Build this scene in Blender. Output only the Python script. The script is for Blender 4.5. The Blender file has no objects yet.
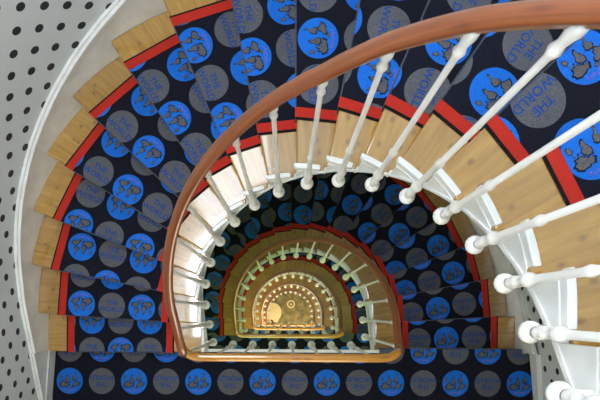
import bpy, bmesh, math, random
from math import sin, cos, pi, radians, atan2, hypot
from mathutils import Vector, Matrix
random.seed(7)
S = bpy.context.scene
COL = S.collection

# ------------------------------------------------------------------ sizes (metres)
ZC = 16.15            # camera height above the ground floor
H_STEP = .16
N_T = 18              # treads per flight, 19 risers
H_FL = 19*H_STEP
LAND = [.948 + H_FL*i for i in range(6)]    # landing depths below the camera
KC = (.038, .027); KR = .604                # circle the balusters stand on
OC = (.03, .03); OR = 1.788                 # outer ends of the treads
Y_L = -.282                                 # front edge of every landing
OUT_A = [0, 11.6, 23.2, 34.7, 46.3, 58, 69.3, 80.4, 91, 100.0]
IN_A = [0, 12, 23.5, 34.5, 45.5, 57, 70, 83, 98, 116]
FPX, PPX, PPY, ROLL = 520., 287.25, 314.45, .007

def zlev(depth): return ZC - depth

# ------------------------------------------------------------------ materials
def mat(name, col, rough=.5, spec=.5, coat=0, coat_rough=.06, sheen=0, metallic=0):
    m = bpy.data.materials.new(name); m.use_nodes = True
    b = m.node_tree.nodes['Principled BSDF']
    b.inputs['Base Color'].default_value = (*col, 1); b.inputs['Roughness'].default_value = rough
    b.inputs['Specular IOR Level'].default_value = spec
    b.inputs['Coat Weight'].default_value = coat; b.inputs['Coat Roughness'].default_value = coat_rough
    b.inputs['Coat IOR'].default_value = 1.8 if coat >= 1 else 1.5; b.inputs['Sheen Weight'].default_value = sheen; b.inputs['Metallic'].default_value = metallic
    return m
def srgb(r, g, b):
    f = lambda c: (c/255/12.92) if c/255 <= .04045 else ((c/255+.055)/1.055)**2.4
    return (f(r), f(g), f(b))
def N(m, t, **kw):
    n = m.node_tree.nodes.new(t)
    for k, v in kw.items(): setattr(n, k, v)
    return n
def noise_mix(m, c1, c2, scale, detail=4, coords='Object', stretch=(1, 1, 1), lo=.35, hi=.65, bump=0):
    nt = m.node_tree; b = nt.nodes['Principled BSDF']
    tc = N(m, 'ShaderNodeTexCoord'); mp = N(m, 'ShaderNodeMapping'); mp.inputs['Scale'].default_value = stretch
    nz = N(m, 'ShaderNodeTexNoise'); nz.inputs['Scale'].default_value = scale; nz.inputs['Detail'].default_value = detail
    cr = N(m, 'ShaderNodeValToRGB'); cr.color_ramp.elements[0].position = lo; cr.color_ramp.elements[1].position = hi
    cr.color_ramp.elements[0].color = (*c1, 1); cr.color_ramp.elements[1].color = (*c2, 1)
    nt.links.new(tc.outputs[coords], mp.inputs[0]); nt.links.new(mp.outputs[0], nz.inputs['Vector'])
    nt.links.new(nz.outputs[0], cr.inputs[0]); nt.links.new(cr.outputs[0], b.inputs['Base Color'])
    if bump:
        bp = N(m, 'ShaderNodeBump'); bp.inputs['Strength'].default_value = bump; bp.inputs['Distance'].default_value = .002
        nt.links.new(nz.outputs[0], bp.inputs['Height']); nt.links.new(bp.outputs[0], b.inputs['Normal'])
    return cr
def carpet_mat(name, c, v=.82, sheen=.12):
    m = mat(name, c, 1, .1, sheen=sheen)
    noise_mix(m, tuple(x*v for x in c), tuple(min(1, x*(2-v)) for x in c), 260, 2, bump=.35)
    return m
M = {}
M['navy'] = carpet_mat('navy_carpet', srgb(19, 21, 33), .7)
M['blue'] = carpet_mat('blue_carpet', srgb(26, 100, 196))
M['grey'] = carpet_mat('grey_carpet', srgb(84, 86, 92), .72)
M['land'] = carpet_mat('map_grey_carpet', srgb(88, 86, 88), .7)
M['ink'] = carpet_mat('dark_outline_carpet', srgb(22, 28, 44), .8)
M['text'] = carpet_mat('blue_lettering_carpet', srgb(30, 66, 132), .8)
M['pink'] = carpet_mat('pink_lettering_carpet', srgb(150, 84, 170), .8)
M['edge_light'] = carpet_mat('nosing_highlight_carpet', srgb(66, 70, 84), .8)  # paler tone painted in for light catching the nosing
M['red'] = carpet_mat('red_border_carpet', srgb(172, 44, 34), .85)
M['black'] = carpet_mat('black_edge_carpet', srgb(22, 18, 20), .8)

def wood_mat(name, c1, c2, ck, rough, coat):
    m = mat(name, c1, rough, .5, coat, .05)
    nt = m.node_tree; b = nt.nodes['Principled BSDF']
    at = N(m, 'ShaderNodeUVMap'); at.uv_map = 'grain'
    mp = N(m, 'ShaderNodeMapping'); mp.inputs['Scale'].default_value = (2.2, 26, 1)
    nz = N(m, 'ShaderNodeTexNoise'); nz.inputs['Scale'].default_value = 1.6; nz.inputs['Detail'].default_value = 6
    nz.inputs['Distortion'].default_value = .4
    cr = N(m, 'ShaderNodeValToRGB'); cr.color_ramp.elements[0].position = .3; cr.color_ramp.elements[1].position = .68
    cr.color_ramp.elements[0].color = (*c2, 1); cr.color_ramp.elements[1].color = (*c1, 1)
    vo = N(m, 'ShaderNodeTexVoronoi'); vo.voronoi_dimensions = '2D'; vo.inputs['Scale'].default_value = 7.5          # knots
    mp2 = N(m, 'ShaderNodeMapping'); mp2.inputs['Scale'].default_value = (1, 1.5, 1)
    k = N(m, 'ShaderNodeValToRGB'); k.color_ramp.elements[0].position = .03; k.color_ramp.elements[1].position = .15
    k.color_ramp.elements[0].color = (1, 1, 1, 1); k.color_ramp.elements[1].color = (0, 0, 0, 1)
    n2 = N(m, 'ShaderNodeTexNoise'); n2.inputs['Scale'].default_value = 3.1; n2.inputs['Detail'].default_value = 3
    pat = N(m, 'ShaderNodeMath', operation='GREATER_THAN'); pat.inputs[1].default_value = .48
    mul = N(m, 'ShaderNodeMath', operation='MULTIPLY'); mul2 = N(m, 'ShaderNodeMath', operation='MULTIPLY'); mul2.inputs[1].default_value = .6
    mx = N(m, 'ShaderNodeMixRGB'); mx.inputs['Color2'].default_value = (*ck, 1)
    oi = N(m, 'ShaderNodeObjectInfo')
    vm = N(m, 'ShaderNodeVectorMath', operation='ADD')
    cmb = N(m, 'ShaderNodeCombineXYZ')
    r10 = N(m, 'ShaderNodeMath', operation='MULTIPLY'); r10.inputs[1].default_value = 37
    L = nt.links.new
    L(oi.outputs['Random'], r10.inputs[0]); L(r10.outputs[0], cmb.inputs[0]); L(r10.outputs[0], cmb.inputs[1])
    L(at.outputs[0], vm.inputs[0]); L(cmb.outputs[0], vm.inputs[1])
    L(vm.outputs[0], mp.inputs[0]); L(mp.outputs[0], nz.inputs['Vector']); L(nz.outputs[0], cr.inputs[0])
    L(vm.outputs[0], mp2.inputs[0]); L(mp2.outputs[0], vo.inputs['Vector']); L(vo.outputs['Distance'], k.inputs[0])
    L(vm.outputs[0], n2.inputs['Vector']); L(n2.outputs[0], pat.inputs[0])
    L(k.outputs[0], mul.inputs[0]); L(pat.outputs[0], mul.inputs[1]); L(mul.outputs[0], mul2.inputs[0])
    L(mul2.outputs[0], mx.inputs['Fac']); L(cr.outputs[0], mx.inputs['Color1'])
    hv = N(m, 'ShaderNodeHueSaturation'); mr = N(m, 'ShaderNodeMapRange')
    mr.inputs['To Min'].default_value = .85; mr.inputs['To Max'].default_value = 1.12
    L(oi.outputs['Random'], mr.inputs[0]); L(mr.outputs[0], hv.inputs['Value'])
    L(mx.outputs[0], hv.inputs['Color']); L(hv.outputs[0], b.inputs['Base Color'])
    return m
M['wood'] = wood_mat('varnished_oak', srgb(174, 135, 60), srgb(144, 105, 38), srgb(80, 50, 28), .3, 1)
M['rail'] = wood_mat('mahogany_rail', srgb(146, 80, 40), srgb(104, 52, 22), srgb(90, 42, 18), .28, .8)
M['honey'] = wood_mat('honey_rail', srgb(206, 146, 60), srgb(176, 116, 42), srgb(120, 70, 26), .28, .8)
M['white'] = mat('white_paint', srgb(222, 222, 216), .35, .5, .2)
noise_mix(M['white'], srgb(212, 214, 211), srgb(226, 228, 226), 9)
M['iron'] = mat('white_enamel', srgb(232, 231, 226), .28, .5, .4)
M['plaster'] = mat('soffit_plaster', srgb(205, 203, 196), .8)
M['stone'] = mat('ground_stone', srgb(140, 126, 82), .5)
noise_mix(M['stone'], srgb(96, 90, 56), srgb(160, 138, 90), 5)
M['cream'] = mat('cream_marble', srgb(236, 214, 160), .4)
M['brass'] = mat('brass', srgb(150, 110, 50), .3, metallic=1)
def emit(name, col, s):
    m = bpy.data.materials.new(name); m.use_nodes = True; nt = m.node_tree; nt.nodes.clear()
    e = nt.nodes.new('ShaderNodeEmission'); o = nt.nodes.new('ShaderNodeOutputMaterial')
    e.inputs[0].default_value = (*col, 1); e.inputs[1].default_value = s; nt.links.new(e.outputs[0], o.inputs[0]); return m

def dotted_wall():
    m = mat('dotted_wallpaper', srgb(196, 198, 198), .75); nt = m.node_tree; b = nt.nodes['Principled BSDF']; L = nt.links.new
    uv = N(m, 'ShaderNodeUVMap'); uv.uv_map = 'wall'; sp = N(m, 'ShaderNodeSeparateXYZ'); L(uv.outputs[0], sp.inputs[0])
    def math(op, a, bb=None, v=None):
        n = N(m, 'ShaderNodeMath', operation=op); L(a, n.inputs[0])
        if bb is not None: L(bb, n.inputs[1])
        elif v is not None: n.inputs[1].default_value = v
        return n.outputs[0]
    P = .087
    a = math('MULTIPLY', math('ADD', sp.outputs[0], sp.outputs[1]), v=.5/P)
    c = math('MULTIPLY', math('SUBTRACT', sp.outputs[0], sp.outputs[1]), v=.5/P)
    fa = math('SUBTRACT', a, math('ROUND', a)); fc = math('SUBTRACT', c, math('ROUND', c))
    # back to metres: u = (a+c)P, v = (a-c)P
    du = math('MULTIPLY', math('ADD', fa, fc), v=P); dv = math('MULTIPLY', math('SUBTRACT', fa, fc), v=P)
    d = math('SQRT', math('ADD', math('MULTIPLY', du, du), math('MULTIPLY', dv, dv)))
    mr = N(m, 'ShaderNodeMapRange'); mr.inputs['From Min'].default_value = .0225; mr.inputs['From Max'].default_value = .0245
    L(d, mr.inputs[0])
    mx = N(m, 'ShaderNodeMixRGB'); mx.inputs['Color1'].default_value = (*srgb(34, 36, 38), 1); mx.inputs['Color2'].default_value = (*srgb(204, 209, 210), 1)
    L(mr.outputs[0], mx.inputs['Fac']); L(mx.outputs[0], b.inputs['Base Color'])
    return m
M['dots'] = dotted_wall()

# ------------------------------------------------------------------ object helpers
def link(o, parent=None):
    COL.objects.link(o)
    if parent: o.parent = parent
    return o
def obj(name, bm, mats, parent=None, smooth=False, uv=None):
    me = bpy.data.meshes.new(name); bm.to_mesh(me); bm.free()
    for m in (mats if isinstance(mats, (list, tuple)) else [mats]): me.materials.append(m)
    if smooth:
        for p in me.polygons: p.use_smooth = True
    return link(bpy.data.objects.new(name, me), parent)
def tag(o, label=None, cat=None, group=None, kind=None):
    for k, v in (('label', label), ('category', cat), ('group', group), ('kind', kind)):
        if v: o[k] = v
    return o
def empty(name, label, cat, loc=(0, 0, 0), group=None):
    o = bpy.data.objects.new(name, None); o.empty_display_size = .1; o.location = loc; link(o)
    return tag(o, label, cat, group)
def struct(name, bm, mats, smooth=False, parent=None):
    return tag(obj(name, bm, mats, parent, smooth), kind='structure')

def prism(bm, poly, z0, z1, mi=0, grain=None):
    """closed prism over plan polygon (counter-clockwise)"""
    b = [bm.verts.new((x, y, z0)) for x, y in poly]; t = [bm.verts.new((x, y, z1)) for x, y in poly]
    fs = [bm.faces.new(t), bm.faces.new(b[::-1])]
    n = len(poly)
    for i in range(n): fs.append(bm.faces.new((b[i], b[(i+1) % n], t[(i+1) % n], t[i])))
    for f in fs: f.material_index = mi
    if grain:
        o, d = grain; uvl = bm.loops.layers.uv.verify() if not bm.loops.layers.uv else bm.loops.layers.uv[0]
        for f in fs:
            for l in f.loops:
                px, py = l.vert.co.x-o[0], l.vert.co.y-o[1]
                l[uvl].uv = (px*d[0]+py*d[1], -px*d[1]+py*d[0]+l.vert.co.z)
    return fs
def new_bm(uvname=None):
    bm = bmesh.new()
    if uvname: bm.loops.layers.uv.new(uvname)
    return bm
def box(bm, x0, x1, y0, y1, z0, z1, mi=0): prism(bm, [(x0, y0), (x1, y0), (x1, y1), (x0, y1)], z0, z1, mi)
def fixn(bm): bmesh.ops.recalc_face_normals(bm, faces=bm.faces[:]); return bm

def band(bm, pts_in, pts_out, zb, zt, mi=0):
    """wall-like strip between two plan lines, per-point bottom and top heights"""
    n = len(pts_in); rows = []
    for i in range(n):
        (x0, y0), (x1, y1) = pts_in[i], pts_out[i]
        rows.append([bm.verts.new(p) for p in ((x0, y0, zb[i]), (x1, y1, zb[i]), (x1, y1, zt[i]), (x0, y0, zt[i]))])
    for i in range(n-1):
        a, b = rows[i], rows[i+1]
        for j in range(4):
            f = bm.faces.new((a[j], a[(j+1) % 4], b[(j+1) % 4], b[j])); f.material_index = mi
    bm.faces.new(rows[0]).material_index = mi; bm.faces.new(rows[-1][::-1]).material_index = mi

# ------------------------------------------------------------------ the plan
def ang(t, tab):      # signed plan angle (0 = top of the picture, + = right) of nosing line t; t may be fractional
    j = 9 - t; s = 1 if j >= 0 else -1; j = abs(j)
    i = min(int(j), 8); f = j - i
    return s*(tab[i]*(1-f)+tab[i+1]*f)
def inner(t, r):      # point on the curve at distance r from the baluster centre (straight legs below it)
    a = ang(t, IN_A); return inner_a(a, r)
def inner_a(a, r):
    if abs(a) <= 90: return (KC[0]+r*sin(radians(a)), KC[1]+r*cos(radians(a)))
    e = (abs(a)-90)/26*(KC[1]-Y_L)
    return (KC[0]+math.copysign(r, a), KC[1]-e)
def outer(t, r=OR):
    a = ang(t, OUT_A)
    if abs(a) <= 90: return (OC[0]+r*sin(radians(a)), OC[1]+r*cos(radians(a)))
    e = (abs(a)-90)/10*(OC[1]-Y_L)
    return (OC[0]+math.copysign(r, a), OC[1]-e)
def kpt(k):           # baluster k of a flight
    v = 1.9135-.2284*k
    if abs(v) <= pi/2: return (KC[0]+KR*sin(v), KC[1]+KR*cos(v))
    e = (abs(v)-pi/2)*KR
    return (KC[0]+math.copysign(KR-.038*e, v), KC[1]-e)
def lerp(a, b, f): return tuple(p+(q-p)*f for p, q in zip(a, b))
def nos(t, f): return lerp(inner(t, .664), outer(t), f)
def sub(a, b): return (a[0]-b[0], a[1]-b[1])
def unit(a): l = hypot(*a); return (a[0]/l, a[1]/l)

# ------------------------------------------------------------------ carpet pattern
def glyphs(txt, size, y):
    cu = bpy.data.curves.new('t', 'FONT'); cu.body = txt; cu.size = size; cu.align_x = 'CENTER'; cu.resolution_u = 2
    cu.offset = size*.02
    o = bpy.data.objects.new('t', cu); COL.objects.link(o)
    dg = bpy.context.evaluated_depsgraph_get(); dg.update()
    me = o.evaluated_get(dg).to_mesh(); me.calc_loop_triangles()
    tr = [[(me.vertices[i].co.x, me.vertices[i].co.y+y) for i in t.vertices] for t in me.loop_triangles]
    o.evaluated_get(dg).to_mesh_clear(); bpy.data.objects.remove(o); bpy.data.curves.remove(cu)
    return tr
TXT = glyphs('THE', .50, .10) + glyphs('WORLD', .53, -.44)          # in units of the disc radius
def tri_of(poly):
    from mathutils.geometry import tessellate_polygon
    return [[poly[i] for i in t] for t in tessellate_polygon([[Vector((x, y, 0)) for x, y in poly]])]
CONT = [   # continents on the disc, radius 1
 [(-.86,.12),(-.80,.34),(-.62,.44),(-.46,.40),(-.34,.50),(-.20,.44),(-.26,.28),(-.38,.20),(-.36,.06),(-.50,-.04),(-.58,.02),(-.70,.10)],
 [(-.30,.52),(-.16,.64),(-.04,.58),(-.12,.44)],
 [(-.52,-.06),(-.34,-.04),(-.20,-.18),(-.26,-.36),(-.38,-.52),(-.44,-.70),(-.52,-.62),(-.50,-.36),(-.60,-.22)],
 [(-.04,-.02),(.00,.14),(.18,.18),(.30,.08),(.38,-.08),(.30,-.22),(.24,-.42),(.14,-.52),(.08,-.34),(.04,-.16)],
 [(.00,.20),(-.02,.34),(.10,.46),(.24,.44),(.36,.54),(.58,.52),(.80,.42),(.88,.26),(.76,.20),(.72,.04),(.58,.02),(.50,-.10),(.44,.06),(.32,.14),(.18,.22)],
 [(.62,-.28),(.74,-.20),(.86,-.30),(.80,-.46),(.66,-.44)],
 [(.60,-.06),(.70,-.12),(.74,-.04),(.66,.00)],
]
def ragged(c, amp, seed):
    rnd = random.Random(seed); out = []
    for i in range(len(c)):
        (x0, y0), (x1, y1) = c[i], c[(i+1) % len(c)]
        for f in (0, .34, .67):
            a = amp*rnd.uniform(-1, 1); dx, dy = x1-x0, y1-y0; l = hypot(dx, dy) or 1
            out.append(((x0+dx*f-dy/l*a)*.92, (y0+dy*f+dx/l*a)*.92))
    return out
CONT = [ragged(c, .035, i) for i, c in enumerate(CONT)]
CT = [t for c in CONT for t in tri_of([(sum(p[0] for p in c)/len(c)*.14+x*.86, sum(p[1] for p in c)/len(c)*.14+y*.86) for x, y in c])]
def grow(c, k):
    mx = sum(p[0] for p in c)/len(c); my = sum(p[1] for p in c)/len(c)
    return [(mx+(x-mx)*k+.0*x, my+(y-my)*k) for x, y in c]
CTO = [t for c in CONT for t in tri_of(grow(c, 1.08))]
PINK = []
for i, x in enumerate((-.40, -.26, -.12, .02, .16, .30, .42)):
    y = .74 - .12*abs(x) + (.03 if i % 2 else -.02)
    PINK += [[(x-.05, y-.06), (x-.015, y-.06), (x+.02, y+.07)], [(x-.05, y+.03), (x+.06, y+.0), (x+.06, y+.03)], [(x-.02, y-.06), (x+.05, y-.06), (x+.05, y-.03)]]
CIRC = [(cos(2*pi*i/36), sin(2*pi*i/36)) for i in range(36)]

def clip(poly, region):
    """Sutherland-Hodgman against a convex counter-clockwise region"""
    out = poly
    n = len(region)
    for i in range(n):
        ax, ay = region[i]; bx, by = region[(i+1) % n]
        if not out: return []
        src, out = out, []
        side = lambda p: (bx-ax)*(p[1]-ay)-(by-ay)*(p[0]-ax)
        for j in range(len(src)):
            p, q = src[j-1], src[j]; sp, sq = side(p), side(q)
            if (sp >= 0) != (sq >= 0):
                f = sp/(sp-sq); out.append((p[0]+(q[0]-p[0])*f, p[1]+(q[1]-p[1])*f))
            if sq >= 0: out.append(q)
    return out
def area(p): return .5*sum(p[i-1][0]*p[i][1]-p[i][0]*p[i-1][1] for i in range(len(p)))
def ccw(p): return p if area(p) > 0 else p[::-1]
def put(bm, poly, z, mi):
    if len(poly) < 3 or abs(area(poly)) < 1e-7: return
    vs = [bm.verts.new((x, y, z)) for x, y in ccw(poly)]
    try: bm.faces.new(vs).material_index = mi
    except ValueError: pass
NAVY, BLUE, GREY, MAPG, INK, TEXT, PNK, EDGE_LIGHT = range(8)
PAT_MATS = ['navy', 'blue', 'grey', 'land', 'ink', 'text', 'pink', 'edge_light']
def pattern(bm, region, z, origin, up, pitch, rad, detail=2):
    """checker grid of blue map discs and grey lettered discs; (0,0) of the grid is a blue disc at origin"""
    region = ccw(region); rt = (up[1], -up[0])
    c = (sum(p[0] for p in region)/len(region), sum(p[1] for p in region)/len(region))
    reach = max(hypot(p[0]-origin[0], p[1]-origin[1]) for p in region)
    n = int(reach/pitch)+2
    for i in range(-n, n+1):
        for j in range(-n, n+1):
            cx = origin[0]+pitch*(i*rt[0]+j*up[0]); cy = origin[1]+pitch*(i*rt[1]+j*up[1])
            T = lambda pl, s=1: [(cx+rad*s*(x*rt[0]+y*up[0]), cy+rad*s*(x*rt[1]+y*up[1])) for x, y in pl]
            disc = clip(T(CIRC), region)
            if len(disc) < 3: continue
            blue = (i+j) % 2 == 0
            put(bm, disc, z+.0006, BLUE if blue else GREY)
            if not detail: continue
            if blue:
                for t in CTO: put(bm, clip(ccw(T(t)), region), z+.0010, INK)
                for t in CT: put(bm, clip(ccw(T(t)), region), z+.0014, MAPG)
                if detail > 1:
                    for t in PINK: put(bm, clip(ccw(T(t)), region), z+.0016, PNK)
            elif detail > 1:
                for t in TXT: put(bm, clip(ccw(T(t, .98)), region), z+.0010, TEXT)

# where one blue disc of each tread's carpet lies (read off the photograph, turned into metres on that tread)
def unproj(px, py, depth):
    x = (px-PPX)*depth/FPX; y = -(py-PPY)*depth/FPX
    return (cos(ROLL)*x-sin(ROLL)*y, sin(ROLL)*x+cos(ROLL)*y)
BLUE1 = {18: (121, 350), 17: (82, 304), 16: (82.4, 247), 15: (79, 224), 14: (128.4, 190), 13: (149, 152), 12: (174.5, 118.5),
         11: (195, 46), 10: (252.5, 57.5), 9: (318, 39), 8: (379, 77), 7: (448, 43), 6: (494, 94), 5: (583, 58), 4: (590, 150), 3: (640, 190)}
BLUE2 = {1: (446, 339), 2: (437.6, 309), 3: (453, 273), 4: (438, 246), 5: (399, 234), 6: (368, 233), 7: (352, 205),
         8: (336, 216), 9: (303, 215), 10: (287, 212), 11: (262, 200), 13: (222, 240), 14: (222, 263), 15: (214.7, 279.6), 18: (212, 323)}

# ------------------------------------------------------------------ one flight
R_RED = (.88, .925); R_ORED = (1.592, 1.64)     # inner and outer borders of the runner
def fr(t, r, outer_side):
    """point on nosing line t at radius r from the inner (or outer) circle centre"""
    a, b = inner(t, .664), outer(t)
    L = hypot(b[0]-a[0], b[1]-a[1])
    s = (r-.664)/(L) if not outer_side else 1-(OR-r)/L
    return lerp(a, b, s)

def sdrop(u): return .155+.06*min(1, max(0, (6-u)/4))
def build_flight(n, label):
    D0 = LAND[n-1]
    root = empty('stair_flight', label, 'stairs', (OC[0], OC[1], zlev(D0+H_FL)), 'flights of the winding staircase')
    inv = Matrix.Translation(-Vector(root.location))
    def ob(name, bm, m, smooth=False):
        bmesh.ops.transform(bm, matrix=inv, verts=bm.verts[:]); fixn(bm)
        return obj(name, bm, m, root, smooth)
    for t in range(1, N_T+1):
        z = zlev(D0+t*H_STEP)
        # tread: nosing line t in front, reaching under nosing line t-1 behind
        fa, fb = inner(t, .664), outer(t)
        fd = unit(sub(fb, fa))
        ts = [t-1-.12, t-.75, t-.5, t-.25, t]
        poly = [outer(u, OR) for u in ts]
        poly = [outer(max(u, 0) if u < 0 else u, OR) for u in ts] + [inner(u, .664) for u in ts[::-1]]
        if t > 1:
            # small bare block of the tread end behind the white end moulding
            pin = [inner(t, .664), inner(t-.25, .664), inner(t-.5, .664), inner(t-.78, .664), inner(t-.78, .640), inner(t-.94, .640), inner(t-.94, .664), inner(t-1.12, .664)]
            poly = [outer(u, OR) for u in ts] + pin
        bm = new_bm('grain')
        prism(bm, ccw(poly), z-.034, z, 0, (fa, fd))
        tr = ob('tread', bm, M['wood'])
        bv = tr.modifiers.new('round', 'BEVEL'); bv.width = .009; bv.segments = 3; bv.limit_method = 'ANGLE'; bv.angle_limit = radians(50)
        # white end moulding on the well side
        bm = new_bm()
        us = [t+.09, t+.05, t-.0, t-.25, t-.4, t-.6, t-.80]
        wi = [.006, .016, .021, .022, .022, .022, .021]
        us = [min(u, 18) for u in us]
        pin = [inner(u, .667-w) for u, w in zip(us, wi)]; pout = [inner(u, .669) for u in us]
        if t == 18: us = us[1:]; pin = pin[1:]; pout = pout[1:]
        band(bm, pin, pout, [z-.036]*len(us), [z+.004]*len(us))
        fixn(bm); bmesh.ops.transform(bm, matrix=inv, verts=bm.verts[:])
        em = obj('end_moulding', bm, M['white'], tr)
        em['label'] = 'white end moulding'
        bv = em.modifiers.new('round', 'BEVEL'); bv.width = .004; bv.segments = 2; bv.limit_method = 'ANGLE'
    # risers (each behind and below its nosing)
    bm = new_bm('grain')
    for t in range(0, N_T+1):
        zt = zlev(D0+t*H_STEP)-.034 if t else zlev(D0)-.03
        zb = zlev(D0+(t+1)*H_STEP)
        tt = max(t-.07, 0)
        a, b = inner(tt, .652), outer(tt, OR)
        d = unit(sub(b, a)); nrm = (-d[1], d[0])
        if t == 0: off = .0
        else: off = 0
        q = [a, b, (b[0]-nrm[0]*.018, b[1]-nrm[1]*.018), (a[0]-nrm[0]*.018, a[1]-nrm[1]*.018)]
        if t == 18: q = [(x, y-.0) for x, y in q]
        prism(bm, ccw(q), zb, zt, 0, (a, d))
    ob('risers', bm, M['wood'])
    # white inner string, stepped above and sloping below
    bm = new_bm()
    for t in range(1, N_T+1):
        z = zlev(D0+t*H_STEP)
        us = [t-1, t-.8, t-.6, t-.4, t-.2, t]
        zb = [zlev(D0+u*H_STEP)-sdrop(u) for u in us]
        if t == 1: zb[0] = zlev(D0)-.24
        band(bm, [inner(u, .642) for u in us], [inner(u, .664) for u in us], zb, [z-.034]*6)
    s = ob('inner_string', bm, M['white']); s['label'] = 'white painted string on the well side'
    # bead along the lower edge of the string
    bm = new_bm(); us = [i/4 for i in range(0, 73)]
    zb = [zlev(D0+u*H_STEP)-sdrop(u) for u in us]
    band(bm, [inner(u, .636) for u in us], [inner(u, .644) for u in us], zb, [q+.02 for q in zb])
    s = ob('string_bead', bm, M['white'])
    # sloping plaster underside
    bm = new_bm(); us = [i/2 for i in range(0, 37)]
    top = [[], []]; 
    rows = []
    for u in us:
        zb = zlev(D0+u*H_STEP)-.205+.0; a, b = inner(u, .70), outer(u, OR+.02)
        rows.append([bm.verts.new((*a, zb)), bm.verts.new((*b, zb)), bm.verts.new((*b, zb-.03)), bm.verts.new((*a, zb-.03))])
    for a, b in zip(rows, rows[1:]):
        for j in range(4): bm.faces.new((a[j], a[(j+1) % 4], b[(j+1) % 4], b[j]))
    bm.faces.new(rows[0]); bm.faces.new(rows[-1][::-1])
    ob('soffit', bm, M['plaster'])
    # skirting board up the wall with its moulded cap
    us = [i/3 for i in range(0, 55)]
    def line(u):
        z = zlev(D0+u*H_STEP)+.165+.065*max(0, (u-16.3)/1.7)
        return z
    zt = [line(u) for u in us]; zb = [zlev(D0+min(u+1, 19)*H_STEP)-.03 for u in us]
    bm = new_bm(); band(bm, [outer(u, OR) for u in us], [outer(u, OR+.024) for u in us], zb, [q-.03 for q in zt])
    s = ob('skirting_board', bm, M['white']); s['label'] = 'white skirting board along the curved wall'
    bm = new_bm()
    band(bm, [outer(u, OR-.012) for u in us], [outer(u, OR+.024) for u in us], [q-.03 for q in zt], [q-.012 for q in zt])
    band(bm, [outer(u, OR+.006) for u in us], [outer(u, OR+.024) for u in us], [q-.012 for q in zt], zt)
    ob('skirting_cap', bm, M['white'])
    return root

def build_runner(n, label, refs, pitch, rad, detail):
    D0 = LAND[n-1]
    bm = new_bm(); bbs = [new_bm(), new_bm()]
    TH = .007
    for t in range(1, N_T+1):
        z = zlev(D0+t*H_STEP)
        d = unit(sub(outer(t), inner(t, .664))); nf = (d[1], -d[0])
        # pointing forward (downhill): towards nosing t from nosing t-1
        back = fr(t-1, 1.3, 0); front = fr(t, 1.3, 0)
        if (front[0]-back[0])*nf[0]+(front[1]-back[1])*nf[1] < 0: nf = (-nf[0], -nf[1])
        q = lambda r, o, u: fr(u, r, o)
        f0, f1 = fr(t, R_RED[1], 0), fr(t, R_ORED[0], 1)
        b0, b1 = fr(t-1, R_RED[1], 0), fr(t-1, R_ORED[0], 1)
        push = lambda p, s: (p[0]+nf[0]*s, p[1]+nf[1]*s)
        E = .006
        f0, f1 = push(f0, E), push(f1, E)
        b0, b1 = push(b0, -.02), push(b1, -.02)
        if t == 1: b0, b1 = push(b0, .045), push(b1, .045)
        reg = ccw([f0, f1, b1, b0])
        prism(bm, reg, z+.0004, z+TH, NAVY)
        zr = zlev(D0+(t+1)*H_STEP)+.0004
        # over the nosing and down the riser
        g0, g1 = push(f0, -.035), push(f1, -.035)
        prism(bm, ccw([f0, f1, push(f1, -.0055), push(f0, -.0055)]), z-.042, z+.0004, NAVY)
        prism(bm, ccw([push(f0, -.0055), push(f1, -.0055), g1, g0]), z-.042, z-.036, NAVY)
        prism(bm, ccw([g0, g1, push(g1, .006), push(g0, .006)]), zr, z-.042, NAVY)
        # pale strip along the nosing, its edge highlight painted into the colour
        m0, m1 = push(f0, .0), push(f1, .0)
        put(bm, ccw([m0, m1, push(m1, -.006), push(m0, -.006)]), z+TH+.0019, EDGE_LIGHT)
        # pattern discs
        if t in refs and refs[t]:
            o = unproj(*refs[t], D0+t*H_STEP)
        else:
            c = lerp(front, back, .5); k = (t*37 % 11)/11
            o = (c[0]+d[0]*pitch*k*2-nf[0]*pitch*k*.6, c[1]+d[1]*pitch*k*2-nf[1]*pitch*k*.6)
        up = (-nf[0], -nf[1])
        pattern(bm, reg, z+TH, o, up, pitch, rad, detail)
        # borders: red band and black edge on each side
        for rr, oo, mi in ((R_RED, 0, 0), ((R_RED[0]-.012, R_RED[0]), 0, 1), (R_ORED, 1, 0), ((R_ORED[1], R_ORED[1]+.010), 1, 1)):
            a0, a1 = push(fr(t, rr[0], oo), E), push(fr(t, rr[1], oo), E)
            c0, c1 = fr(t-1, rr[0], oo), fr(t-1, rr[1], oo)
            c0, c1 = push(c0, -.02 if t > 1 else .025), push(c1, -.02 if t > 1 else .025)
            th = TH-.0004 if mi == 0 else TH-.002
            bb = bbs[oo]
            prism(bb, ccw([a0, a1, c1, c0]), z+.0004, z+th, mi)
            prism(bb, ccw([a0, a1, push(a1, -.0055), push(a0, -.0055)]), z-.042, z+.0004, mi)
            h0, h1 = push(a0, -.035), push(a1, -.035)
            prism(bb, ccw([push(a0, -.0055), push(a1, -.0055), h1, h0]), z-.042, z-.036, mi)
            prism(bb, ccw([h0, h1, push(h1, .006), push(h0, .006)]), zr, z-.042, mi)
    r = obj('stair_carpet', bm, [M[k] for k in PAT_MATS])
    tag(r, label, 'carpet', 'patterned runners on the stairs')
    for bb in bbs:
        b = obj('border', bb, [M['red'], M['black']], r); b['label'] = 'red border with a black edge'
    return r

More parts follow.
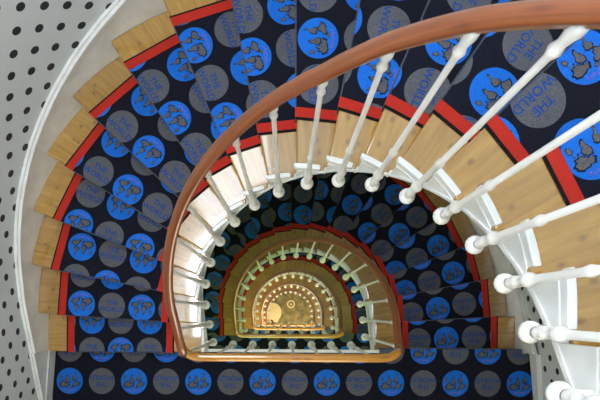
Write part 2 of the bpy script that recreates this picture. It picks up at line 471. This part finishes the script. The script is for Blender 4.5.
# ------------------------------------------------------------------ railings
def lathe(prof, seg=14):
    bm = new_bm(); rings = []
    for r, z in prof:
        rings.append([bm.verts.new((r*cos(2*pi*i/seg), r*sin(2*pi*i/seg), z)) for i in range(seg)] if r > 1e-5 else [bm.verts.new((0, 0, z))])
    for a, b in zip(rings, rings[1:]):
        for i in range(seg):
            j = (i+1) % seg
            if len(a) == 1: bm.faces.new((a[0], b[j], b[i]))
            elif len(b) == 1: bm.faces.new((a[i], a[j], b[0]))
            else: bm.faces.new((a[i], a[j], b[j], b[i]))
    return fixn(bm)
def mk_mesh(name, bm, m):
    me = bpy.data.meshes.new(name); bm.to_mesh(me); bm.free(); me.materials.append(m)
    for p in me.polygons: p.use_smooth = True
    return me
BR = .031
ball = [(0, -BR)]+[(BR*cos(radians(a)), BR*sin(radians(a))) for a in range(-75, 61, 15)]
SHAFT = mk_mesh('baluster', lathe([(.0001, .024), (.015, .028), (.013, .042), (.011, .052), (.016, .062), (.016, .07), (.011, .078), (.012, .1), (.018, .112), (.021, .126), (.018, .140),
    (.0125, .152), (.0112, .17), (.0108, .34), (.0135, .352), (.0148, .362), (.0135, .372), (.0100, .384), (.0088, .60), (.0082, .86), (.0086, .90),
    (.012, .914), (.0145, .922), (.012, .931), (.010, .940), (.013, .960), (.0165, .974), (.016, .988), (.0145, 1.0), (.0001, 1.0)]), M['iron'])
FINIAL = mk_mesh('ball_finial', lathe(ball), M['iron'])
def cyl_y(r, l, seg=10):
    bm = lathe([(0, 0), (r*1.5, 0), (r*1.5, l*.25), (r, l*.4), (r, l)], seg); return bm
BRACKET = mk_mesh('bracket', lathe([(.0001, 0), (.019, 0), (.017, .03), (.021, .052), (.0001, .052)], 12), M['iron'])

def rail_h(k):        # height of the rail centre over the treads
    T = [(0, 1.06), (1, 1.12), (4, 1.135), (6, 1.11), (7, 1.08), (8, 1.03), (10, 1.01), (14, .99), (17, .95)]
    for (a, p), (b, q) in zip(T, T[1:]):
        if k <= b: return p+(q-p)*(k-a)/(b-a)
    return T[-1][1]
def rail_line(n):
    """rail centre line over flight n (1..5) as (x, y, z), from its upper landing corner to its lower landing corner"""
    D0 = LAND[n-1]; out = []
    fl = {2: .03}.get(n, .0)
    for i in range(-1, 70):
        k = i/4
        if k < 0: continue
        if k > 17.01: break
        x, y = kpt(k); z = zlev(D0+(k+1)*H_STEP)+rail_h(k)
        f = fl*min(1, max(0, (8-k)/3.5)) + .02*max(0, (k-14)/3)
        dx, dy = x-KC[0], y-KC[1]; l = hypot(dx, dy)
        x += dx/l*f; y += dy/l*f
        out.append((x, y, z))
    return out
def catmull(P, n=5):
    out = []
    for i in range(len(P)-1):
        p0, p1, p2, p3 = [Vector(P[max(0, min(len(P)-1, i+j))]) for j in (-1, 0, 1, 2)]
        for s in range(n):
            t = s/n
            out.append(.5*((2*p1)+(-p0+p2)*t+(2*p0-5*p1+4*p2-p3)*t*t+(-p0+3*p1-3*p2+p3)*t**3))
    out.append(Vector(P[-1])); return out
RAILPROF = [(-.011, -.020), (.011, -.020), (.013, -.013), (.020, -.008), (.0245, .000), (.0245, .005), (.021, .012), (.013, .017), (.005, .019),
            (-.005, .019), (-.013, .017), (-.021, .012), (-.0245, .005), (-.0245, .000), (-.020, -.008), (-.013, -.013)]
def sweep(bm, path, prof, caps=True):
    rows = []; uvl = bm.loops.layers.uv[0]; dist = 0; ds = []
    for i, p in enumerate(path):
        a = path[max(0, i-1)]; b = path[min(len(path)-1, i+1)]
        t = (b-a).normalized(); rt = Vector((t.y, -t.x, 0)).normalized(); up = rt.cross(t); up = up if up.z > 0 else -up
        rows.append([bm.verts.new(p+rt*x+up*z) for x, z in prof]); ds.append(dist)
        if i+1 < len(path): dist += (path[i+1]-p).length
    n = len(prof)
    for i in range(len(rows)-1):
        for j in range(n):
            f = bm.faces.new((rows[i][j], rows[i][(j+1) % n], rows[i+1][(j+1) % n], rows[i+1][j]))
            for l, (dd, jj) in zip(f.loops, ((ds[i], j), (ds[i], j+1), (ds[i+1], j+1), (ds[i+1], j))): l[uvl].uv = (dd*.5, jj*.012)
    if caps: bm.faces.new(rows[0][::-1]); bm.faces.new(rows[-1])
def put_baluster(root, bx, by, zk, tx, ty, zr, wall_dir):
    base = Vector((bx, by, zk)); top = Vector((tx, ty, zr-.018)); v = top-base
    o = link(bpy.data.objects.new('baluster', SHAFT), root)
    rot = Vector((0, 0, 1)).rotation_difference(v.normalized())
    o.matrix_local = Matrix.Translation(base-root.location) @ rot.to_matrix().to_4x4() @ Matrix.Diagonal((1, 1, v.length, 1))
    f = link(bpy.data.objects.new('ball_finial', FINIAL), o)
    f.scale = (1, 1, 1/v.length)
    b = link(bpy.data.objects.new('bracket', BRACKET), o)
    d = Vector((wall_dir[0], wall_dir[1], 0)).normalized()
    r2 = Vector((0, 0, 1)).rotation_difference(d).to_matrix().to_4x4()
    b.matrix_local = Matrix.Diagonal((1, 1, 1/v.length, 1)) @ rot.to_matrix().to_4x4().inverted() @ Matrix.Translation((0, 0, .045)) @ r2

def build_railing(n, label):
    """railing of flight n plus the guard along the landing below it"""
    D0 = LAND[n-1]; D1 = LAND[n]
    root = empty('railing', label, 'railing', (KC[0], KC[1], zlev(D1)), 'railings round the stairwell')
    P = rail_line(n)
    last = n == 5
    zl = zlev(D1)+.98
    line = [Vector(p) for p in P]
    tail = [(-.605, -.165, zl+.07), (-.592, -.205, zl+.04), (-.565, -.232, zl+.018), (-.525, -.247, zl+.004), (-.47, -.25, zl), (-.2, -.25, zl), (.1, -.25, zl), (.4, -.25, zl), (.555, -.248, zl), (.612, -.236, zl-.005), (.65, -.212, zl-.02), (.668, -.185, zl-.035)]
    if n < 5:
        nx = rail_line(n+1)[0]
        tail = tail[:-1] + [((tail[-1][0]+nx[0])/2, -.195, (tail[-1][2]+nx[2])/2+.01), nx]
        full = P+tail
    else:
        full = P + [(-.60, -.24, P[-1][2]-.03), (-.52, -.30, P[-1][2]-.05), (-.43, -.28, P[-1][2]-.06), (-.42, -.20, P[-1][2]-.06), (-.48, -.17, P[-1][2]-.06)]
    if n == 1:   # guard of the top landing
        z0 = zlev(D0)+.98
        head = [(-.45, -.25, z0), (.1, -.25, z0), (.5, -.25, z0), (.6, -.24, z0-.005), (.64, -.215, z0-.02)]
        full = head+full[1:]
    C = catmull(full, 3)
    ia = max(i for i, c in enumerate(C) if c.z > P[-1][2]+.0 and c.x < -.3) if n < 5 else len(C)
    ib = len(C)-7
    for seg, nm, mm, lb in ((C[:ia+1], 'handrail', 'rail', 'varnished reddish brown handrail'), (C[ia:ib+1], 'landing_rail', 'honey', 'honey coloured straight rail'), (C[ib:], 'handrail', 'rail', 'varnished reddish brown handrail')):
        if len(seg) < 2 or (n == 5 and nm == 'landing_rail'): continue
        bm = new_bm('grain'); sweep(bm, [c-Vector(root.location) for c in seg], RAILPROF)
        fixn(bm); hr = obj(nm, bm, M[mm], root, True)
        hr['label'] = lb
        if n == 5: break
    for k in range(0, 18):
        x, y = kpt(k); tx, ty, zr = P[k*4]
        dx, dy = x-KC[0], max(y-KC[1], 0)
        put_baluster(root, x, y, zlev(D0+(k+1)*H_STEP+.10), tx, ty, zr, (dx, dy))
    if n < 5:
        for i in range(-3, 4):
            x = KC[0]+.1535*i
            put_baluster(root, x, -.237, zlev(D1+.09), x*1.02, -.25, zl, (0, -1))
    return root

# ------------------------------------------------------------------ landings
def wall_x(side, y):      # face of the landing side walls
    return (-1.790-.068*(-.3-y)) if side < 0 else (1.874+.09*(-.275-y))
Y_B = -1.75
def build_landing(n, label):
    D = LAND[n]; z = zlev(D)
    root = empty('landing', label, 'landing', (0, -1, z), 'landings between the flights')
    inv = Matrix.Translation(-Vector(root.location))
    def ob(name, bm, m):
        bmesh.ops.transform(bm, matrix=inv, verts=bm.verts[:]); fixn(bm); return obj(name, bm, m, root)
    bm = new_bm()
    y1 = Y_L-.07
    prism(bm, ccw([(wall_x(-1, y1), y1), (wall_x(1, y1), y1), (wall_x(1, Y_B), Y_B), (wall_x(-1, Y_B), Y_B)]), z-.24, z-.004)
    ob('slab', bm, M['plaster'])
    bm = new_bm()   # white edge board over the well
    box(bm, -.63, .705, Y_L-.09, Y_L+.006, z-.045, z-.006)
    box(bm, -.63, .705, Y_L-.008, Y_L+.014, z-.012, z+.012)
    box(bm, -.63, .705, Y_L+.006, Y_L+.012, z-.045, z-.028)
    e = ob('edge_board', bm, M['white']); e['label'] = 'white edge board over the stairwell'
    bm = new_bm('grain')   # wooden nosings where flights meet the landing
    if n < 5:
        prism(bm, ccw([(.705, Y_L-.09), (.705, Y_L+.022), (1.80, Y_L+.022), (1.80, Y_L-.09)]), z-.034, z-.004, 0, ((0, 0), (1, 0)))
        ob('nosing', bm, M['wood'])
    return root
def build_landing_carpet(n, label, detail):
    D = LAND[n]; z = zlev(D)
    bm = new_bm()
    xl = lambda y: wall_x(-1, y)+.018; xr = lambda y: wall_x(1, y)-.018
    yt = Y_L-.010
    reg = ccw([(xl(yt), yt), (xr(yt), yt), (xr(Y_B+.02), Y_B+.02), (xl(Y_B+.02), Y_B+.02)])
    prism(bm, reg, z-.0036, z+.004, NAVY)
    if n < 5:
        rr = ccw([(.71, yt), (.71, Y_L+.028), (1.80, Y_L+.028), (1.80, yt)])
        prism(bm, rr, z-.0006, z+.0039, NAVY)
        prism(bm, ccw([(.71, Y_L+.028), (1.80, Y_L+.028), (1.80, Y_L+.022), (.71, Y_L+.022)]), z-.04, z-.0006, NAVY)
        pattern(bm, rr, z+.004, unproj(70, 380.7, LAND[1]), (0, -1), .2462, .100, detail)
    pattern(bm, reg, z+.0042, unproj(70, 380.7, LAND[1]), (0, -1), .2462, .100, detail)
    c = obj('landing_carpet', bm, [M[k] for k in PAT_MATS])
    return tag(c, label, 'carpet', 'fitted carpets on the landings')

# ------------------------------------------------------------------ assemble the stairs
FL = ['uppermost curved flight of wooden steps, nearest the viewer', 'second curved flight of wooden steps down from the top',
      'third curved flight of wooden steps down, seen inside the second', 'fourth curved flight of wooden steps down, deep in the well',
      'lowest curved flight of wooden steps, reaching the ground floor']
CL = ['dark runner with blue map discs and grey lettered discs on the uppermost flight', 'dark runner with blue and grey discs on the second flight down',
      'dark runner glimpsed on the third flight down', 'dark runner on the fourth flight down, mostly hidden by rails', 'dark runner on the lowest flight at the bottom of the well']
RL = ['large brown handrail on white balusters round the uppermost flight', 'brown handrail on white balusters round the second flight down',
      'small brown handrail on white balusters round the third flight down', 'tiny handrail ring on white balusters round the fourth flight down', 'smallest handrail ring at the lowest flight']
LL = ['top landing beside the camera, above the uppermost flight', 'wide landing across the bottom of the picture, below the uppermost flight',
      'landing strip behind the large lower handrail, second down', 'third landing strip down the well', 'fourth and lowest landing strip in the well']
LC = ['fitted dark carpet with discs on the top landing', 'dark carpet with a row of blue and grey discs on the widest landing',
      'fitted dark carpet on the second landing down, seen through the balusters', 'fitted dark carpet on the third landing down', 'fitted dark carpet on the lowest landing above the ground']
def copy_tree(o, dz, parent=None):
    c = o.copy(); COL.objects.link(c); c.parent = parent
    if parent is None: c.location.z += dz
    for ch in list(o.children): copy_tree(ch, 0, c)
    return c
f1 = build_flight(1, FL[0])
for n in range(2, 6):
    c = copy_tree(f1, -H_FL*(n-1)); c['label'] = FL[n-1]
build_runner(1, CL[0], BLUE1, .212, .0935, 2)
r2 = build_runner(2, CL[1], BLUE2, .222, .098, 2)
for n in range(3, 6):
    c = copy_tree(r2, -H_FL*(n-2)); c['label'] = CL[n-1]
for n in range(1, 6): build_railing(n, RL[n-1])
for n in range(0, 5):
    build_landing(n, LL[n])
lc1 = build_landing_carpet(1, LC[1], 2)
for n in (0, 2, 3, 4):
    c = copy_tree(lc1, LAND[1]-LAND[n]); c['label'] = LC[n]

# ------------------------------------------------------------------ walls, floor, roof
ZTOP = ZC+1.75
def wall(name, pts, thick=.12, z0=-.0, z1=ZTOP, s0=0.):
    bm = new_bm('wall'); uvl = bm.loops.layers.uv[0]
    n = len(pts); s = [s0]
    for a, b in zip(pts, pts[1:]): s.append(s[-1]+hypot(b[0]-a[0], b[1]-a[1]))
    nr = []
    for i in range(n):
        a = pts[max(0, i-1)]; b = pts[min(n-1, i+1)]; d = unit(sub(b, a)); nr.append((-d[1], d[0]))
    inr = [[bm.verts.new((x, y, z)) for z in (z0, z1)] for x, y in pts]
    out = [[bm.verts.new((x+nx*thick, y+ny*thick, z)) for z in (z0, z1)] for (x, y), (nx, ny) in zip(pts, nr)]
    def q(v, uv):
        f = bm.faces.new(v)
        for l, u in zip(f.loops, uv): l[uvl].uv = u
    for i in range(n-1):
        q((inr[i][0], inr[i+1][0], inr[i+1][1], inr[i][1]), ((s[i], z0), (s[i+1], z0), (s[i+1], z1), (s[i], z1)))
        q((out[i+1][0], out[i][0], out[i][1], out[i+1][1]), ((0, 0),)*4)
        q((inr[i][1], inr[i+1][1], out[i+1][1], out[i][1]), ((0, 0),)*4)
        q((inr[i+1][0], inr[i][0], out[i][0], out[i+1][0]), ((0, 0),)*4)
    q((inr[0][0], inr[0][1], out[0][1], out[0][0]), ((0, 0),)*4); q((inr[-1][1], inr[-1][0], out[-1][0], out[-1][1]), ((0, 0),)*4)
    fixn(bm)
    return struct(name, bm, M['dots'])
WR = OR+.024
left = [(wall_x(-1, Y_B), Y_B), (wall_x(-1, -.3), -.3)]
arc = [(OC[0]-WR*cos(radians(a)), OC[1]+WR*sin(radians(a))) for a in range(0, 181, 4)]
arc = [(wall_x(-1, -.3), -.3)] + arc + [(wall_x(1, -.29)-.002, -.27), (wall_x(1, -.3), -.3)]
right = [(wall_x(1, -.3), -.3), (wall_x(1, Y_B), Y_B)]
plen = lambda P: sum(hypot(b[0]-a[0], b[1]-a[1]) for a, b in zip(P, P[1:]))
wall('wall_left', left, s0=-plen(left)); wall('wall_curved', arc); wall('wall_right', right, s0=plen(arc))
back = [(wall_x(1, Y_B)+.1, Y_B), (wall_x(-1, Y_B)-.1, Y_B)]
wall('wall_back', back)

bm = new_bm(); prism(bm, ccw([(-2.1, -2.0), (2.2, -2.0), (2.2, 2.1), (-2.1, 2.1)]), -.15, 0); struct('floor', fixn(bm), M['stone'])
# baseboards on the landings
for n in range(0, 5):
    z = zlev(LAND[n])
    for side, nm in ((-1, 'baseboard_left'), (1, 'baseboard_right')):
        bm = new_bm(); s = -side
        ys = [-.285, -.62, -1.1, Y_B]
        # the top eases down from the stair skirting to the landing height
        top = {-1: [z+.385, z+.20, z+.20, z+.20], 1: [z+.15, z+.115, z+.11, z+.11]}[side]
        band(bm, [(wall_x(side, y)+s*.018, y) for y in ys], [(wall_x(side, y)-s*.0, y) for y in ys], [z-.0]*4, [q-.03 for q in top])
        band(bm, [(wall_x(side, y)+s*.030, y) for y in ys], [(wall_x(side, y), y) for y in ys], [q-.03 for q in top], [q-.012 for q in top])
        band(bm, [(wall_x(side, y)+s*.014, y) for y in ys], [(wall_x(side, y), y) for y in ys], [q-.012 for q in top], top)
        if side < 0: band(bm, [(wall_x(side, y)+s*.026, y) for y in ys], [(wall_x(side, y)+s*.018, y) for y in ys], [z+.10]*4, [z+.125]*4)
        struct(nm, fixn(bm), M['white'])

# ground floor roundel and pale stone by the last step
gz = .0
x, y = unproj(291, 304.2, ZC)
def ring(bm, r0, r1, z0, z1, seg=40):
    rows = []
    for i in range(seg):
        c, s_ = cos(2*pi*i/seg), sin(2*pi*i/seg)
        rows.append([bm.verts.new(p) for p in ((r0*c, r0*s_, z0), (r1*c, r1*s_, z0), (r1*c, r1*s_, z1), (r0*c, r0*s_, z1))])
    for i in range(seg):
        a, b = rows[i], rows[(i+1) % seg]
        for j in range(4): bm.faces.new((a[j], a[(j+1) % 4], b[(j+1) % 4], b[j]))
t = empty('floor_roundel', 'small round stone inlay with a white rim at the very bottom of the stairwell', 'roundel', (x, y, 0))
bm = new_bm(); ring(bm, .085, .125, 0, .012); obj('rim', fixn(bm), M['cream'], t)['label'] = 'white rim'
bm = lathe([(0, 0), (.085, 0), (.085, .008), (0, .008)], 32); obj('disc', bm, M['stone'], t)
bm = lathe([(0, .008), (.03, .008), (.03, .013), (0, .013)], 20); obj('boss', bm, M['cream'], t)
bm = new_bm()
cpts = [(-.69, -.24), (-.30, -.24)] + [(-.45+.27*cos(radians(a)), .06+.30*sin(radians(a))) for a in range(-40, 150, 10)] + [(-.66, .15)]
prism(bm, ccw(cpts), 0, .03)
o = obj('marble_plinth', fixn(bm), M['cream']); tag(o, 'cream rounded marble plinth on the ground floor under the last steps', 'plinth')

# ceiling with a skylight
bm = new_bm()
sx0, sx1, sy0, sy1 = -1.75, -.30, -.62, 2.3
X0, X1, Y0, Y1 = -2.1, 2.2, -2.0, 2.1
sy1 = 1.75
for a in ((X0, sx0, Y0, Y1), (sx1, X1, Y0, Y1), (sx0, sx1, Y0, sy0), (sx0, sx1, sy1, Y1)): box(bm, *a, ZTOP, ZTOP+.1)
struct('ceiling', fixn(bm), M['plaster'])
w = bpy.data.objects.new('window_1', None); w.location = (0, 0, ZTOP); link(w); w['kind'] = 'structure'
bm = new_bm(); box(bm, sx0, sx1, sy0, sy1, .07, .09); obj('pane', fixn(bm), emit('skylight_daylight', (.92, .96, 1), 17), w)
bm = new_bm()
for a in ((sx0, sx0+.05, sy0, sy1), (sx1-.05, sx1, sy0, sy1), (sx0, sx1, sy0, sy0+.05), (sx0, sx1, sy1-.05, sy1)): box(bm, *a, .0, .07)
obj('window_frame', fixn(bm), M['white'], w)

# tall curved window high on the stair wall
w = bpy.data.objects.new('window_8', None); w.location = (0, 0, ZC); link(w); w['kind'] = 'structure'
A = [-40+i*4 for i in range(9)]
wp = lambda a, r: (OC[0]+r*sin(radians(a)), OC[1]+r*cos(radians(a)))
bm = new_bm(); band(bm, [wp(a, WR-.012) for a in A], [wp(a, WR-.004) for a in A], [-.25]*9, [1.6]*9)
obj('pane', fixn(bm), emit('stair_window_daylight', (.80, .90, 1), 7.5), w)
bm = new_bm()
for z0, z1 in ((-.33, -.25), (1.6, 1.68)): band(bm, [wp(a, WR-.035) for a in A], [wp(a, WR-.002) for a in A], [z0]*9, [z1]*9)
for a0 in (-42, -8):
    B = [a0, a0+2]; band(bm, [wp(a, WR-.035) for a in B], [wp(a, WR-.002) for a in B], [-.33]*2, [1.68]*2)
obj('window_frame', fixn(bm), M['white'], w)

# glowing panes added on the unseen back wall to light each floor
FILL_COL = [(.84, .93, 1), (1, .95, .74), (.72, .95, .36), (.95, .93, .5), (1, .86, .5), (1, .9, .6)]
FILL_POW = [4, 6, 9, 16, 26, 20]
for n in range(0, 6):
    z = zlev(LAND[n]) if n < 5 else 0.
    w = bpy.data.objects.new('window_%d' % (n+2), None); w.location = (0, Y_B, z); link(w); w['kind'] = 'structure'  # added fill light in a window frame, no window known here
    bm = new_bm(); box(bm, -.6, .6, .0, .015, .9, 2.2); obj('pane', fixn(bm), emit('landing_fill_%d' % n, FILL_COL[n], FILL_POW[n]), w)
    bm = new_bm()
    for a in ((-.66, -.6, .86, 2.26), (.6, .66, .86, 2.26), (-.6, .6, .84, .9), (-.6, .6, 2.2, 2.26), (-.02, .02, .9, 2.2)): box(bm, a[0], a[1], 0, .04, a[2], a[3])
    obj('window_frame', fixn(bm), M['white'], w)

# world and camera
wd = bpy.data.worlds.new('World'); S.world = wd; wd.use_nodes = True
wd.node_tree.nodes['Background'].inputs[0].default_value = (.8, .87, 1, 1); wd.node_tree.nodes['Background'].inputs[1].default_value = .5
cam = bpy.data.cameras.new('camera'); co = bpy.data.objects.new('camera', cam); link(co)
cam.sensor_width = 36; cam.lens = FPX/600*36; cam.shift_x = (300-PPX)/600; cam.shift_y = (PPY-200)/600
cam.clip_start = .02; cam.clip_end = 60
co.location = (0, 0, ZC); co.rotation_euler = (0, 0, ROLL)
S.camera = co
S.view_settings.view_transform = 'Standard'; S.view_settings.look = 'None'; S.view_settings.gamma = 1
S.view_settings.use_curve_mapping = False; S.view_settings.exposure = 0
